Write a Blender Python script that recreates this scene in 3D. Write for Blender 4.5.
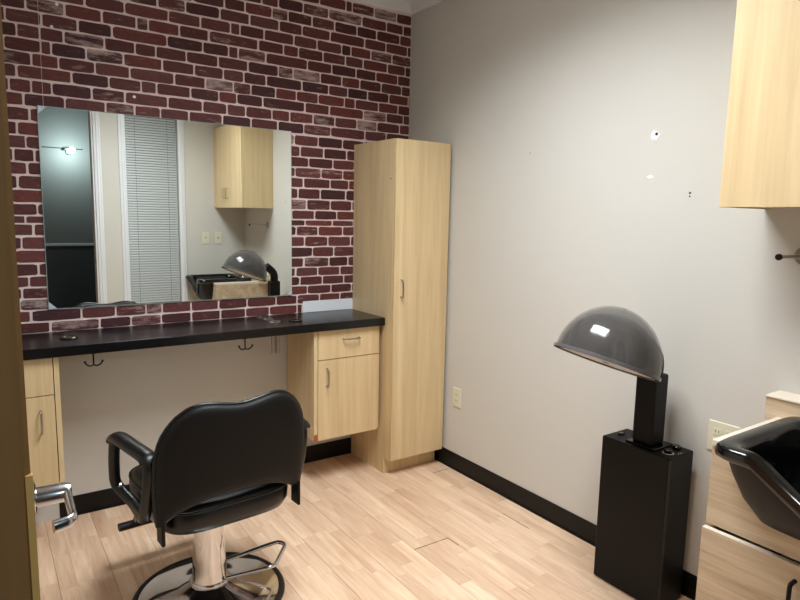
import bpy, bmesh, math, random
from mathutils import Vector, Matrix
R = math.radians
sc = bpy.context.scene
C = sc.collection
for o in list(bpy.data.objects): bpy.data.objects.remove(o)
random.seed(7)

# ------------------------------------------------------------------ camera, world, light, exposure
CAM = Vector((-2.2869, -3.2636, 1.4956)); FPX = 615.81
YAW, PITCH, ROLL = 0.6028, 0.1346, 0.0205
fw = Vector((math.sin(YAW)*math.cos(PITCH), math.cos(YAW)*math.cos(PITCH), -math.sin(PITCH)))
rt = Vector((math.cos(YAW), -math.sin(YAW), 0)); up = rt.cross(fw)
rt, up = math.cos(ROLL)*rt + math.sin(ROLL)*up, -math.sin(ROLL)*rt + math.cos(ROLL)*up
cd = bpy.data.cameras.new('camera'); cam = bpy.data.objects.new('camera', cd); C.objects.link(cam)
cd.sensor_fit = 'HORIZONTAL'; cd.sensor_width = 36; cd.lens = 36*FPX/800; cd.clip_start = .02
cam.matrix_world = Matrix((( rt.x, up.x, -fw.x, CAM.x), (rt.y, up.y, -fw.y, CAM.y), (rt.z, up.z, -fw.z, CAM.z), (0, 0, 0, 1)))
sc.camera = cam
w = bpy.data.worlds.new('world'); sc.world = w; w.use_nodes = True
w.node_tree.nodes['Background'].inputs[0].default_value = (.5, .55, .6, 1)
w.node_tree.nodes['Background'].inputs[1].default_value = .02
LX, LY, ZC = -1.13, -1.70, 2.80            # ceiling troffer centre, ceiling height
la = bpy.data.lights.new('troffer_tubes', 'AREA'); la.shape = 'RECTANGLE'; la.size = .54; la.size_y = 1.14
la.energy = 62; la.color = (.925, .97, 1); la.spread = R(139)
lo = bpy.data.objects.new('troffer_tubes', la); C.objects.link(lo); lo.location = (LX, LY, ZC+.035)
vs = sc.view_settings
vs.view_transform = 'Standard'; vs.look = 'None'; vs.gamma = 1; vs.use_curve_mapping = False; vs.exposure = -.06

# ------------------------------------------------------------------ helpers
off = {}
def tag(o, label=None, cat=None, group=None, kind=None):
    if label: o['label'] = label
    if cat: o['category'] = cat
    if group: o['group'] = group
    if kind: o['kind'] = kind
    return o
def thing(name, label, cat, loc, group=None, rz=0, kind=None):
    o = bpy.data.objects.new(name, None); C.objects.link(o); o.empty_display_size = .05
    o.location = loc; o.rotation_euler = (0, 0, rz); off[o.name] = Vector(loc)
    return tag(o, label, cat, group, kind)
def obj(name, bm, mat, parent=None, smooth=False, local=False, label=None):
    me = bpy.data.meshes.new(name); bmesh.ops.recalc_face_normals(bm, faces=bm.faces)
    if parent is not None and not local: bmesh.ops.translate(bm, verts=bm.verts, vec=-off.get(parent.name, Vector()))
    bm.to_mesh(me); bm.free(); me.materials.append(mat)
    if smooth:
        me.shade_smooth()
        if smooth != 'all': me.set_sharp_from_angle(angle=R(smooth if smooth > 1 else 40))
    o = bpy.data.objects.new(name, me); C.objects.link(o)
    if parent is not None:
        o.parent = parent; off[o.name] = off.get(parent.name, Vector())
    if label: o['label'] = label
    return o
def inst(name, me, parent, loc, scale=(1, 1, 1), rot=(0, 0, 0), mat=None):
    o = bpy.data.objects.new(name, me); C.objects.link(o); o.parent = parent
    o.location = Vector(loc) - off.get(parent.name, Vector()); o.scale = scale; o.rotation_euler = rot
    return o
def box(bm, x0, x1, y0, y1, z0, z1, bev=0, seg=1):
    g = bmesh.ops.create_cube(bm, size=1)
    bmesh.ops.scale(bm, verts=g['verts'], vec=(abs(x1-x0), abs(y1-y0), abs(z1-z0)))
    bmesh.ops.translate(bm, verts=g['verts'], vec=((x0+x1)/2, (y0+y1)/2, (z0+z1)/2))
    if bev:
        es = list({e for v in g['verts'] for e in v.link_edges})
        bmesh.ops.bevel(bm, geom=es, offset=bev, segments=seg, affect='EDGES', profile=.5)
    return bm
def B(*a, **k): return box(bmesh.new(), *a, **k)
def loft(bm, rings, cap0=True, cap1=True, closed=True):
    vr = [[bm.verts.new(p) for p in r] for r in rings]; n = len(vr[0])
    for a, b in zip(vr, vr[1:]):
        for i in range(n if closed else n-1):
            j = (i+1) % n
            bm.faces.new((a[i], a[j], b[j], b[i]))
    if cap0: bm.faces.new(vr[0][::-1])
    if cap1: bm.faces.new(vr[-1])
    return bm
def lathe(bm, prof, c=(0, 0, 0), n=40, cap0=True, cap1=True):
    return loft(bm, [[(c[0]+r*math.cos(2*math.pi*i/n), c[1]+r*math.sin(2*math.pi*i/n), c[2]+z) for i in range(n)] for r, z in prof], cap0, cap1)
def smooth_path(pts, k=6, closed=False):
    P = [Vector(p) for p in pts]; n = len(P); out = []
    for i in range(n if closed else n-1):
        g = lambda q: P[q % n] if closed else P[max(0, min(n-1, q))]
        a, b, c, d = g(i-1), g(i), g(i+1), g(i+2)
        for j in range(k):
            t = j/k; out.append(.5*((2*b)+(c-a)*t+(2*a-5*b+4*c-d)*t*t+(3*b-a-3*c+d)*t**3))
    if not closed: out.append(P[-1])
    return out
def tube(bm, pts, r, n=10, closed=False, ry=None, upv=(0, 0, 1)):
    P = [Vector(p) for p in pts]; m = len(P); rings = []; rr = r if isinstance(r, (list, tuple)) else [r]*m
    prev = None
    for i in range(m):
        a = P[(i-1) % m] if (closed or i) else P[0]; b = P[(i+1) % m] if (closed or i < m-1) else P[-1]
        t = (b-a).normalized(); u = Vector(upv)
        if prev is not None: u = prev
        elif abs(t.dot(u)) > .95: u = Vector((1, 0, 0)) if abs(t.x) < .9 else Vector((0, 1, 0))
        s = t.cross(u).normalized(); u = s.cross(t); prev = u
        q = ry if ry else rr[i]
        rings.append([P[i]+s*rr[i]*math.cos(2*math.pi*k/n)+u*q*math.sin(2*math.pi*k/n) for k in range(n)])
    if closed: rings.append(rings[0]); return loft(bm, rings, False, False)
    return loft(bm, rings)
def fillet(pts, r, k=5):
    P = [Vector(p) for p in pts]; out = [P[0]]
    for a, b, c in zip(P, P[1:], P[2:]):
        d1 = (a-b); d2 = (c-b); q = min(r, d1.length*.45, d2.length*.45); s = b+d1.normalized()*q; e = b+d2.normalized()*q
        for j in range(k+1):
            t = j/k; out.append(s*(1-t)**2+b*2*t*(1-t)+e*t*t)
    return out+[P[-1]]
def prism(bm, pts, ext):
    a = [bm.verts.new(p) for p in pts]; b = [bm.verts.new(Vector(p)+Vector(ext)) for p in pts]; n = len(a)
    bm.faces.new(a[::-1]); bm.faces.new(b)
    for i in range(n): bm.faces.new((a[i], a[(i+1) % n], b[(i+1) % n], b[i]))
    return bm
def lin(c): return tuple(((v/255)/12.92 if v/255 <= .04045 else ((v/255+.055)/1.055)**2.4) for v in c)+(1,)

# ------------------------------------------------------------------ materials
def mat(name, col, rough=.5, metal=0, spec=.5, bump=0, bscale=200, coat=0, var=0, vscale=3):
    m = bpy.data.materials.new(name); m.use_nodes = True; nt = m.node_tree; b = nt.nodes['Principled BSDF']
    col = col if len(col) == 4 else lin(col)
    b.inputs['Base Color'].default_value = col; b.inputs['Roughness'].default_value = rough
    b.inputs['Metallic'].default_value = metal; b.inputs['Specular IOR Level'].default_value = spec; b.inputs['Coat Weight'].default_value = coat
    ge = nt.nodes.new('ShaderNodeNewGeometry')
    if var:
        n = nt.nodes.new('ShaderNodeTexNoise'); n.inputs['Scale'].default_value = vscale; n.inputs['Detail'].default_value = 5
        nt.links.new(ge.outputs['Position'], n.inputs['Vector'])
        mx = nt.nodes.new('ShaderNodeMix'); mx.data_type = 'RGBA'; nt.links.new(n.outputs['Fac'], mx.inputs['Factor'])
        mx.inputs['A'].default_value = tuple(v*(1-var) for v in col[:3])+(1,); mx.inputs['B'].default_value = tuple(min(1, v*(1+var)) for v in col[:3])+(1,)
        nt.links.new(mx.outputs['Result'], b.inputs['Base Color'])
    if bump:
        n = nt.nodes.new('ShaderNodeTexNoise'); n.inputs['Scale'].default_value = bscale; n.inputs['Detail'].default_value = 3
        nt.links.new(ge.outputs['Position'], n.inputs['Vector'])
        bp = nt.nodes.new('ShaderNodeBump'); bp.inputs['Strength'].default_value = bump; bp.inputs['Distance'].default_value = .002
        nt.links.new(n.outputs['Fac'], bp.inputs['Height']); nt.links.new(bp.outputs['Normal'], b.inputs['Normal'])
    return m
def wood(name, c0, c1, axis='Z', rough=.42, fine=38, stretch=.045, island=None, spread=0, coat=0):
    """grain stretched along axis; island: None, 'object' or 'island' gives every piece its own tone"""
    m = bpy.data.materials.new(name); m.use_nodes = True; nt = m.node_tree; b = nt.nodes['Principled BSDF']; L = nt.links.new
    ge = nt.nodes.new('ShaderNodeNewGeometry'); mp = nt.nodes.new('ShaderNodeMapping')
    s = [fine]*3; s['XYZ'.index(axis)] = fine*stretch; mp.inputs['Scale'].default_value = s
    L(ge.outputs['Position'], mp.inputs['Vector'])
    n = nt.nodes.new('ShaderNodeTexNoise'); n.noise_dimensions = '4D'; n.inputs['Scale'].default_value = 1; n.inputs['Detail'].default_value = 6; n.inputs['Distortion'].default_value = 1.2
    n2 = nt.nodes.new('ShaderNodeTexNoise'); n2.noise_dimensions = '4D'; n2.inputs['Scale'].default_value = .16; n2.inputs['Detail'].default_value = 3; n2.inputs['Distortion'].default_value = 2
    L(mp.outputs['Vector'], n.inputs['Vector']); L(mp.outputs['Vector'], n2.inputs['Vector'])
    mm = nt.nodes.new('ShaderNodeMath'); mm.operation = 'MULTIPLY_ADD'; L(n.outputs['Fac'], mm.inputs[0]); mm.inputs[1].default_value = .55
    m2 = nt.nodes.new('ShaderNodeMath'); m2.operation = 'MULTIPLY'; L(n2.outputs['Fac'], m2.inputs[0]); m2.inputs[1].default_value = .75; L(m2.outputs[0], mm.inputs[2])
    r = nt.nodes.new('ShaderNodeValToRGB'); r.color_ramp.elements[0].position = .42; r.color_ramp.elements[1].position = .86
    r.color_ramp.elements[0].color = lin(c0); r.color_ramp.elements[1].color = lin(c1); L(mm.outputs[0], r.inputs['Fac'])
    out = r.outputs['Color']
    if island:
        if island == 'object': oi = nt.nodes.new('ShaderNodeObjectInfo'); rnd = oi.outputs['Random']
        else: rnd = ge.outputs['Random Per Island']
        k = nt.nodes.new('ShaderNodeMath'); k.operation = 'MULTIPLY'; L(rnd, k.inputs[0]); k.inputs[1].default_value = 40; L(k.outputs[0], n.inputs['W']); L(k.outputs[0], n2.inputs['W'])
        r2 = nt.nodes.new('ShaderNodeValToRGB'); e = r2.color_ramp.elements
        e[0].position = 0; e[0].color = (1-.85*spread, 1-1.3*spread, 1-1.5*spread, 1); e[1].position = 1; e[1].color = (1+spread*.5, 1+spread*.5, 1+spread*.5, 1)
        L(rnd, r2.inputs['Fac']); mx = nt.nodes.new('ShaderNodeMix'); mx.data_type = 'RGBA'; mx.blend_type = 'MULTIPLY'; mx.inputs['Factor'].default_value = 1
        L(out, mx.inputs['A']); L(r2.outputs['Color'], mx.inputs['B']); out = mx.outputs['Result']
    L(out, b.inputs['Base Color']); b.inputs['Roughness'].default_value = rough; b.inputs['Coat Weight'].default_value = coat
    return m
def brick_mat(name, island):
    m = bpy.data.materials.new(name); m.use_nodes = True; nt = m.node_tree; b = nt.nodes['Principled BSDF']; L = nt.links.new
    ge = nt.nodes.new('ShaderNodeNewGeometry')
    rnd = ge.outputs['Random Per Island'] if island else nt.nodes.new('ShaderNodeObjectInfo').outputs['Random']
    r = nt.nodes.new('ShaderNodeValToRGB'); cr = r.color_ramp; cr.elements[0].color = lin((68, 40, 44)); cr.elements[1].color = lin((106, 54, 49))
    e = cr.elements.new(.35); e.color = lin((88, 47, 46)); e = cr.elements.new(.7); e.color = lin((98, 58, 58)); L(rnd, r.inputs['Fac'])
    n = nt.nodes.new('ShaderNodeTexNoise'); n.noise_dimensions = '4D'; n.inputs['Scale'].default_value = 85; n.inputs['Detail'].default_value = 7; n.inputs['Roughness'].default_value = .65
    mp = nt.nodes.new('ShaderNodeMapping'); mp.inputs['Scale'].default_value = (.55, 1, 1.2); L(ge.outputs['Position'], mp.inputs['Vector']); L(mp.outputs['Vector'], n.inputs['Vector'])
    k = nt.nodes.new('ShaderNodeMath'); k.operation = 'MULTIPLY'; L(rnd, k.inputs[0]); k.inputs[1].default_value = 37; L(k.outputs[0], n.inputs['W'])
    dk = nt.nodes.new('ShaderNodeMapRange'); dk.inputs['From Min'].default_value = .3; dk.inputs['From Max'].default_value = .7; dk.inputs['To Min'].default_value = .72; dk.inputs['To Max'].default_value = 1.25
    L(n.outputs['Fac'], dk.inputs['Value'])
    mu = nt.nodes.new('ShaderNodeMix'); mu.data_type = 'RGBA'; mu.blend_type = 'MULTIPLY'; mu.inputs['Factor'].default_value = 1; L(r.outputs['Color'], mu.inputs['A']); L(dk.outputs['Result'], mu.inputs['B'])
    # whitewashed streaks, strong on some bricks only
    wt = nt.nodes.new('ShaderNodeTexNoise'); wt.noise_dimensions = '4D'; wt.inputs['Scale'].default_value = 34; wt.inputs['Detail'].default_value = 8; wt.inputs['Roughness'].default_value = .72
    mp2 = nt.nodes.new('ShaderNodeMapping'); mp2.inputs['Scale'].default_value = (.35, 1, 1.5); L(ge.outputs['Position'], mp2.inputs['Vector']); L(mp2.outputs['Vector'], wt.inputs['Vector'])
    k2 = nt.nodes.new('ShaderNodeMath'); k2.operation = 'MULTIPLY'; L(rnd, k2.inputs[0]); k2.inputs[1].default_value = 91; L(k2.outputs[0], wt.inputs['W'])
    fr = nt.nodes.new('ShaderNodeMath'); fr.operation = 'FRACT'; k3 = nt.nodes.new('ShaderNodeMath'); k3.operation = 'MULTIPLY'; L(rnd, k3.inputs[0]); k3.inputs[1].default_value = 17.3; L(k3.outputs[0], fr.inputs[0])
    pw = nt.nodes.new('ShaderNodeMath'); pw.operation = 'POWER'; L(fr.outputs[0], pw.inputs[0]); pw.inputs[1].default_value = 8
    th = nt.nodes.new('ShaderNodeMath'); th.operation = 'MULTIPLY_ADD'; L(pw.outputs[0], th.inputs[0]); th.inputs[1].default_value = .20; L(wt.outputs['Fac'], th.inputs[2])
    ws = nt.nodes.new('ShaderNodeMapRange'); ws.inputs['From Min'].default_value = .60; ws.inputs['From Max'].default_value = .78; ws.inputs['To Max'].default_value = .75; L(th.outputs[0], ws.inputs['Value'])
    mw = nt.nodes.new('ShaderNodeMix'); mw.data_type = 'RGBA'; L(ws.outputs['Result'], mw.inputs['Factor']); L(mu.outputs['Result'], mw.inputs['A']); mw.inputs['B'].default_value = lin((200, 176, 172))
    L(mw.outputs['Result'], b.inputs['Base Color']); b.inputs['Roughness'].default_value = .62; b.inputs['Specular IOR Level'].default_value = .25
    bp = nt.nodes.new('ShaderNodeBump'); bp.inputs['Strength'].default_value = .25; bp.inputs['Distance'].default_value = .002; L(n.outputs['Fac'], bp.inputs['Height']); L(bp.outputs['Normal'], b.inputs['Normal'])
    return m
M = dict(
    wall=mat('wall_paint', (207, 204, 197), .6, spec=.3, bump=.12, bscale=260, var=.012, vscale=2),
    ceil=mat('ceiling_paint', (214, 212, 206), .8), white=mat('white_trim', (226, 228, 232), .35),
    base=mat('black_vinyl_base', (10, 9, 9), .45, spec=.3), mortar=mat('mortar_print', (226, 208, 204), .7, bump=.3, bscale=120, var=.1, vscale=40),
    brick=brick_mat('brick_print', False), bricki=brick_mat('brick_print_far', True), patch=mat('bare_white_board', (226, 232, 240), .5),
    maple=wood('maple_laminate', (203, 176, 131), (228, 204, 161), 'Z'), mapleX=wood('maple_laminate_flat', (196, 168, 124), (220, 195, 152), 'X'),
    ash=wood('pale_ash_laminate', (172, 147, 116), (220, 200, 172), 'Y', fine=70, stretch=.05), ashtop=mat('pale_ash_edge', (226, 214, 196), .4),
    subfloor=mat('floor_underlay', (60, 42, 30), .8),
    plank=wood('maple_strip', (206, 168, 138), (243, 217, 188), 'Y', .36, 46, .1, 'object', .13), planki=wood('maple_strip_far', (206, 168, 138), (243, 217, 188), 'Y', .36, 46, .1, 'island', .13),
    counter=mat('black_laminate', (9, 8.5, 10), .27, spec=.5, var=.25, vscale=30), black=mat('black_metal', (5, 4.5, 4.5), .5, spec=.25), satinblack=mat('black_plastic_satin', (20, 18, 17), .5, spec=.3), gloss=mat('black_plastic', (9, 9, 10), .12, spec=.6),
    vinyl=mat('black_vinyl', (7, 7, 8), .33, spec=.4, bump=.2, bscale=420), vinylb=mat('black_back_shell', (9, 8, 7.5), .55, spec=.25, bump=.12, bscale=500), rubber=mat('black_rubber', (15, 15, 15), .55),
    chrome=mat('chrome', (215, 215, 218), .08, 1), brushed=mat('brushed_nickel', (176, 170, 160), .28, 1), satin=mat('satin_chrome', (196, 198, 202), .2, 1), bronze=mat('dark_bronze', (42, 36, 32), .35, .8), brass=mat('aged_brass', (150, 110, 60), .35, 1),
    mirror=mat('silvered_glass', (226, 230, 226), .0, 1), clip=mat('clear_clip', (196, 206, 216), .25), edge=mat('mirror_edge', (150, 165, 160), .2),
    ivory=mat('ivory_plastic', (222, 218, 194), .35), slot=mat('dark_slot', (40, 38, 34), .6), spackle=mat('white_spackle', (236, 238, 244), .8), hole=mat('dark_hole', (50, 46, 44), .9),
    door=wood('oak_door', (150, 106, 58), (184, 138, 84), 'Z', .45, 30), dooredge=wood('pale_door_edge', (236, 184, 104), (250, 208, 136), 'Z', .5, 30),
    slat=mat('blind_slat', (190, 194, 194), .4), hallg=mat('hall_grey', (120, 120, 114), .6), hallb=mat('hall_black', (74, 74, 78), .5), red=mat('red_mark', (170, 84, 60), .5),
    dark=mat('night_glass', (16, 18, 20), .1), louver=mat('louver_white', (232, 232, 228), .3))
def emit(name, col, s):
    m = bpy.data.materials.new(name); m.use_nodes = True; b = m.node_tree.nodes['Principled BSDF']; b.inputs['Emission Color'].default_value = col; b.inputs['Emission Strength'].default_value = s; return m
def dome_mat():
    m = bpy.data.materials.new('smoked_acrylic'); m.use_nodes = True; nt = m.node_tree; b = nt.nodes['Principled BSDF']
    b.inputs['Base Color'].default_value = lin((94, 91, 88)); b.inputs['Roughness'].default_value = .08; b.inputs['Alpha'].default_value = .42; b.inputs['Specular IOR Level'].default_value = .8
    return m
M['dome'] = dome_mat()

# ------------------------------------------------------------------ room shell
XL, YF, WT = -2.50, -2.946, .12
DX0, DX1, DH = -2.330, -1.380, 2.44         # doorway
WX0, WX1, WZ0, WZ1 = -1.115, -.648, .25, 2.44   # glazed opening behind the blind
def struct(name, bm, m, label, parent=None):
    o = obj(name, bm, m, parent); off[o.name] = Vector(); return tag(o, label, None, None, 'structure')
wr = struct('wall_right', B(0, .1, YF-WT, .1, 0, ZC), M['wall'], 'warm white painted wall on the right behind the hair dryer')
wb = struct('wall_back', B(XL-.1, 0, 0, .1, 0, ZC), M['wall'], 'back wall with red brick covering above the black counter')
struct('wall_left', B(XL-.1, XL, YF, 0, 0, ZC), M['wall'], 'painted left wall beside the open door')
bm = bmesh.new()
for a in [(XL-.1, DX0, 0, ZC), (DX0, DX1, DH, ZC), (DX1, WX0, 0, ZC), (WX0, WX1, 0, WZ0), (WX0, WX1, WZ1, ZC), (WX1, 0, 0, ZC)]: box(bm, a[0], a[1], YF-WT, YF, a[2], a[3])
struct('wall_front', bm, M['wall'], 'painted wall with doorway and blind, seen in the mirror')
bm = bmesh.new(); hx, hy = .30, .60
for a in [(XL-.1, LX-hx, YF-WT, .1), (LX+hx, .1, YF-WT, .1), (LX-hx, LX+hx, YF-WT, LY-hy), (LX-hx, LX+hx, LY+hy, .1)]: box(bm, a[0], a[1], a[2], a[3], ZC, ZC+.1)
struct('ceiling', bm, M['ceil'], 'white ceiling above the crown moulding')
fl = struct('floor', B(XL-.1, .1, YF-WT, .1, -.06, -.006), M['subfloor'], 'maple strip laminate floor')
# crown moulding along back and right wall
def crown(name, p, q, n, label):
    prof = [(0, -.078), (.012, -.078), (.016, -.066), (.03, -.05), (.05, -.026), (.064, -.016), (.07, 0), (0, 0)]
    p, q, n = Vector(p), Vector(q), Vector(n)
    rings = [[P + n*a + Vector((0, 0, ZC+b)) for a, b in prof] for P in (p, q)]
    struct(name, loft(bmesh.new(), rings), M['white'], label)
crown('trim_1', (XL, 0, 0), (0, 0, 0), (0, -1, 0), 'white crown moulding above the brick wall')
crown('trim_2', (0, YF, 0), (0, 0, 0), (-1, 0, 0), 'white crown moulding above the right wall')
def basebd(name, x0, x1, y0, y1, toe, label):
    o = struct(name, B(x0, x1, y0, y1, 0, .1016, bev=.0015), M['base'], label)
    obj('cove_toe', B(*toe), M['base'], o)
basebd('baseboard_back', -2.03, -.398, -.004, 0, (-2.03, -.398, -.009, -.004, 0, .006), 'black vinyl baseboard under the counter')
basebd('baseboard_right', -.004, 0, -2.325, -.01, (-.009, -.004, -2.325, -.01, 0, .006), 'black vinyl baseboard along the right wall')

# ------------------------------------------------------------------ floor strips
SW = .065; um = bmesh.new(); box(um, -.5, .5, -.5, .5, -.5, .5); ume = bpy.data.meshes.new('plank'); um.to_mesh(ume); um.free(); ume.materials.append(M['plank'])
def project(P):
    d = Vector(P)-CAM; z = d.dot(fw)
    return None if z < .05 else (400+FPX*d.dot(rt)/z, 300-FPX*d.dot(up)/z, z)
# dark open joints seen in the photograph: (x of strip, y of end joint)
pl = []; nrow = int((abs(XL)+.05)/SW)+1
rs = random.Random(3)
for i in range(nrow):
    x1 = min(0, .05-i*SW); x0 = .05-(i+1)*SW; gl_, gr_ = (.0007 if i % 3 == 2 else .0001), (.0007 if i % 3 == 0 else .0001); y = .0-rs.uniform(0, .38)
    ends = [.0]
    while y > YF-WT: ends.append(y); y -= rs.choice([.27, .33, .38, .42, .30])*rs.uniform(.92, 1.1)
    ends.append(YF-WT)
    for a, b in zip(ends, ends[1:]): pl.append([x0+gl_, x1-gr_, b, a])
cand = []
for x0, x1, y0, y1 in pl:
    pr = project(((x0+x1)/2, (y0+y1)/2, 0)); area = 0
    if pr and -20 < pr[0] < 820 and pr[1] < 625:
        vis = not (x0 > -.02 or (x0 > -.40 and y0 > -.36) or (x1 > -.5 and y1 < -2.35) or (x0 > -.2 and -2.03 < y0 and y1 < -1.73))
        if vis: area = (x1-x0)*(y1-y0)/pr[2]**3
    cand.append((area, x0, x1, y0, y1))
cand.sort(reverse=True)
sbm = bmesh.new()
for k, (a, x0, x1, y0, y1) in enumerate(cand):
    g = 0; ge = .0002
    if k < 300 and a > 0: inst('plank', ume, fl, ((x0+x1)/2, (y0+y1)/2, -.003), (x1-x0-2*g, y1-y0-2*ge, .006))
    else: box(sbm, x0+g, x1-g, y0+ge, y1-ge, -.006, 0)
tag(obj('plank_rest', sbm, M['planki'], fl), 'remaining maple floor strips', kind='stuff')
# open dark joints between boards
for pts in ([(-.728, -1.159), (-.536, -1.159), (-.536, -1.235)], [(-.144, -.531), (-.03, -.531)], [(-.145, -1.12), (-.145, -1.30)]):
    bm = bmesh.new()
    for (ax, ay), (bx_, by) in zip(pts, pts[1:]): box(bm, min(ax, bx_)-.0018, max(ax, bx_)+.0018, min(ay, by)-.0018, max(ay, by)+.0018, -.001, .0004)
    obj('open_joint', bm, M['hole'], fl)

# ------------------------------------------------------------------ brick covering
CZ = .926
mo = obj('mortar', B(XL, 0, -.003, 0, CZ-.03, ZC-.07), M['mortar'], wb)
rows = [  # (centre z, height, joints)
 (2.685, .0587, [-2.06, -1.93, -1.76, -1.60, -1.46, -1.30, -1.17, -1.06, -.95, -.80, -.63, -.46, -.42, -.27, -.11]),
 (2.620, .0587, [-2.10, -1.884, -1.729, -1.587, -1.516, -1.351, -1.207, -1.112, -.969, -.875, -.729, -.572, -.354, -.183, -.06]),
 (2.560, .0587, [-2.047, -1.967, -1.805, -1.661, -1.50, -1.33, -1.17, -1.061, -.911, -.82, -.675, -.533, -.387, -.251, -.084]),
 (2.501, .0587, [-2.08, -1.917, -1.749, -1.63, -1.499, -1.367, -1.195, -1.037, -.872, -.735, -.563, -.334, -.183, -.026]),
 (2.441, .0587, [-2.12, -1.98, -1.817, -1.648, -1.45, -1.295, -1.14, -1.09, -.958, -.786, -.645, -.487, -.426, -.289, -.139]),
 (2.382, .0587, [-2.05, -1.901, -1.748, -1.597, -1.545, -1.40, -1.254, -.99, -.846, -.759, -.607, -.461, -.342, -.171, -.039]),
 (2.323, .0587, [-2.13, -1.994, -1.85, -1.708, -1.459, -1.286, -1.152, -1.102, -.95, -.703, -.551, -.389, -.252, -.094]),
 (2.264, .0587, [-2.09, -2.003, -1.91, -1.742, -1.608, -1.514, -1.368, -1.208, -1.049, -.878, -.791, -.624, -.484, -.364, -.214, -.064]),
 (2.206, .0587, [-2.14, -2.002, -1.962, -1.821, -1.662, -1.485, -1.331, -1.182, -1.073, -.949, -.737, -.569, -.445, -.309, -.157, -.011]),
 (2.148, .0587, [-2.17, -2.04, -1.935, -1.787, -1.635, -1.43, -1.275, -1.13, -1.035, -.894, -.771, -.636, -.467, -.394, -.231, -.088]),
 (2.092, .0575, [-2.10, -1.884, -1.729, -1.587, -1.516, -1.351, -1.207, -1.112, -.969, -.719, -.565, -.336, -.174, -.047]),
 (2.032, .0587, [-2.13, -2.047, -1.967, -1.805, -1.661, -1.464, -1.293, -1.166, -1.065, -.916, -.812, -.668, -.528, -.38, -.24, -.074]),
 (1.974, .0587, [-2.08, -1.917, -1.749, -1.62, -1.50, -1.363, -1.192, -1.036, -.882, -.726, -.555, -.324, -.172]),
 (1.910, .060, [-2.15, -2.06, -.784, -.636, -.476]), (1.848, .060, [-2.11, -.749, -.60, -.448]), (1.790, .0575, [-2.16, -2.08, -.695, -.54]), (1.732, .058, [-2.13, -2.05, -.78, -.616, -.474]),
 (1.675, .057, [-2.08, -.728, -.557, -.433]), (1.614, .061, [-2.12, -.763, -.622, -.452]), (1.552, .061, [-2.15, -.708, -.555]), (1.494, .054, [-2.05, -.802, -.658, -.512]),
 (1.448, .036, [-2.10, -.718, -.542]), (1.402, .056, [-2.07, -.774, -.635, -.472]), (1.342, .060, [-2.12, -.722, -.571, -.417]), (1.281, .060, [-2.15, -.671, -.531]), (1.221, .058, [-2.06, -.725, -.562, -.434]),
 (1.166, .053, [-2.10, -.777, -.637, -.488]), (1.113, .053, [-2.13, -.752, -.606, -.462]), (1.060, .053, [-2.14, -1.95, -1.80, -1.66, -1.51, -1.38, -1.24, -1.10, -.97, -.84, -.703, -.549, -.407]),
 (1.006, .055, [-2.10, -1.891, -1.742, -1.60, -1.522, -1.376, -1.23, -1.07, -.90, -.77, -.625, -.487]), (.951, .053, [-2.16, -2.025, -1.815, -1.672, -1.528, -1.376, -1.22, -1.08, -.94, -.769])]
rb = random.Random(11); bvar = []
for v in range(10):
    bm = bmesh.new(); n = 18; out = []
    for i in range(n):
        t = 2*math.pi*(i+.5)/n; c, s = math.cos(t), math.sin(t); e = .24
        px = .5*math.copysign(abs(c)**e, c); pz = .5*math.copysign(abs(s)**e, s)
        out.append((px*(1+rb.uniform(-.03, .015)), pz*(1+rb.uniform(-.07, .05))))
    rings = [[(a, .5, b) for a, b in out], [(a, -.2, b) for a, b in out], [(a*.985, -.5, b*.95) for a, b in out]]
    loft(bm, rings, False, True); bmesh.ops.recalc_face_normals(bm, faces=bm.faces)
    me = bpy.data.meshes.new('brick'); bm.to_mesh(me); bm.free(); me.materials.append(M['brick']); bvar.append(me)
MX0, MX1, MZ0, MZ1 = -2.0277, -.8080, 1.0370, 1.9514
bl = []
for z, h, js in rows:
    js = sorted(js)
    lead = js[0]
    while lead > XL+.2: lead -= rb.uniform(.12, .17); js.insert(0, lead)
    js = [XL]+js+[0.0]; full = [js[0]]
    for q in js[1:]:
        while q-full[-1] > .33: full.append(full[-1]+.145)
        full.append(q)
    js = full
    for a, b in zip(js, js[1:]):
        if b-a < .008: continue
        if a > MX0+.01 and b < MX1-.01 and z-h/2 > MZ0 and z+h/2 < MZ1: continue      # wholly behind the mirror
        if a > -.40 and z < 1.86: continue                                             # wholly behind the tall cabinet
        if a > -.74 and z < .99: continue                                              # bare board
        g = .0034; zz0, zz1 = z-h/2+g, z+h/2-g
        if b > -.735 and z < .99: b = -.738
        pr = project(((a+b)/2, 0, z)); area = 0
        if pr and -10 < pr[0] and pr[1] > -10: area = (b-a)*h/pr[2]**2*(1 if pr[0] > 20 else .2)
        bl.append((area, a+g, b-g, max(zz0, CZ+.001), min(zz1, ZC-.079)))
bl.sort(reverse=True); rest = bmesh.new()
for k, (ar, a, b, z0, z1) in enumerate(bl):
    if z1-z0 < .004: continue
    if k < 300: inst('brick', rb.choice(bvar), wb, ((a+b)/2, -.0042, (z0+z1)/2), (b-a, .0032, z1-z0))
    else: box(rest, a, b, -.0058, -.0026, z0, z1, bev=.001)
tag(obj('brick_rest', rest, M['bricki'], wb), 'further red bricks of the back wall', kind='stuff')
obj('bare_board', B(-.734, -.40, -.0075, -.001, CZ+.0005, .993, bev=.0008), M['patch'], wb, label='plain white strip where the brick covering is missing')
obj('sheet_seam', B(-2.0046, -2.0034, -.0063, -.003, MZ1+.004, ZC-.079), M['mortar'], wb)

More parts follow.
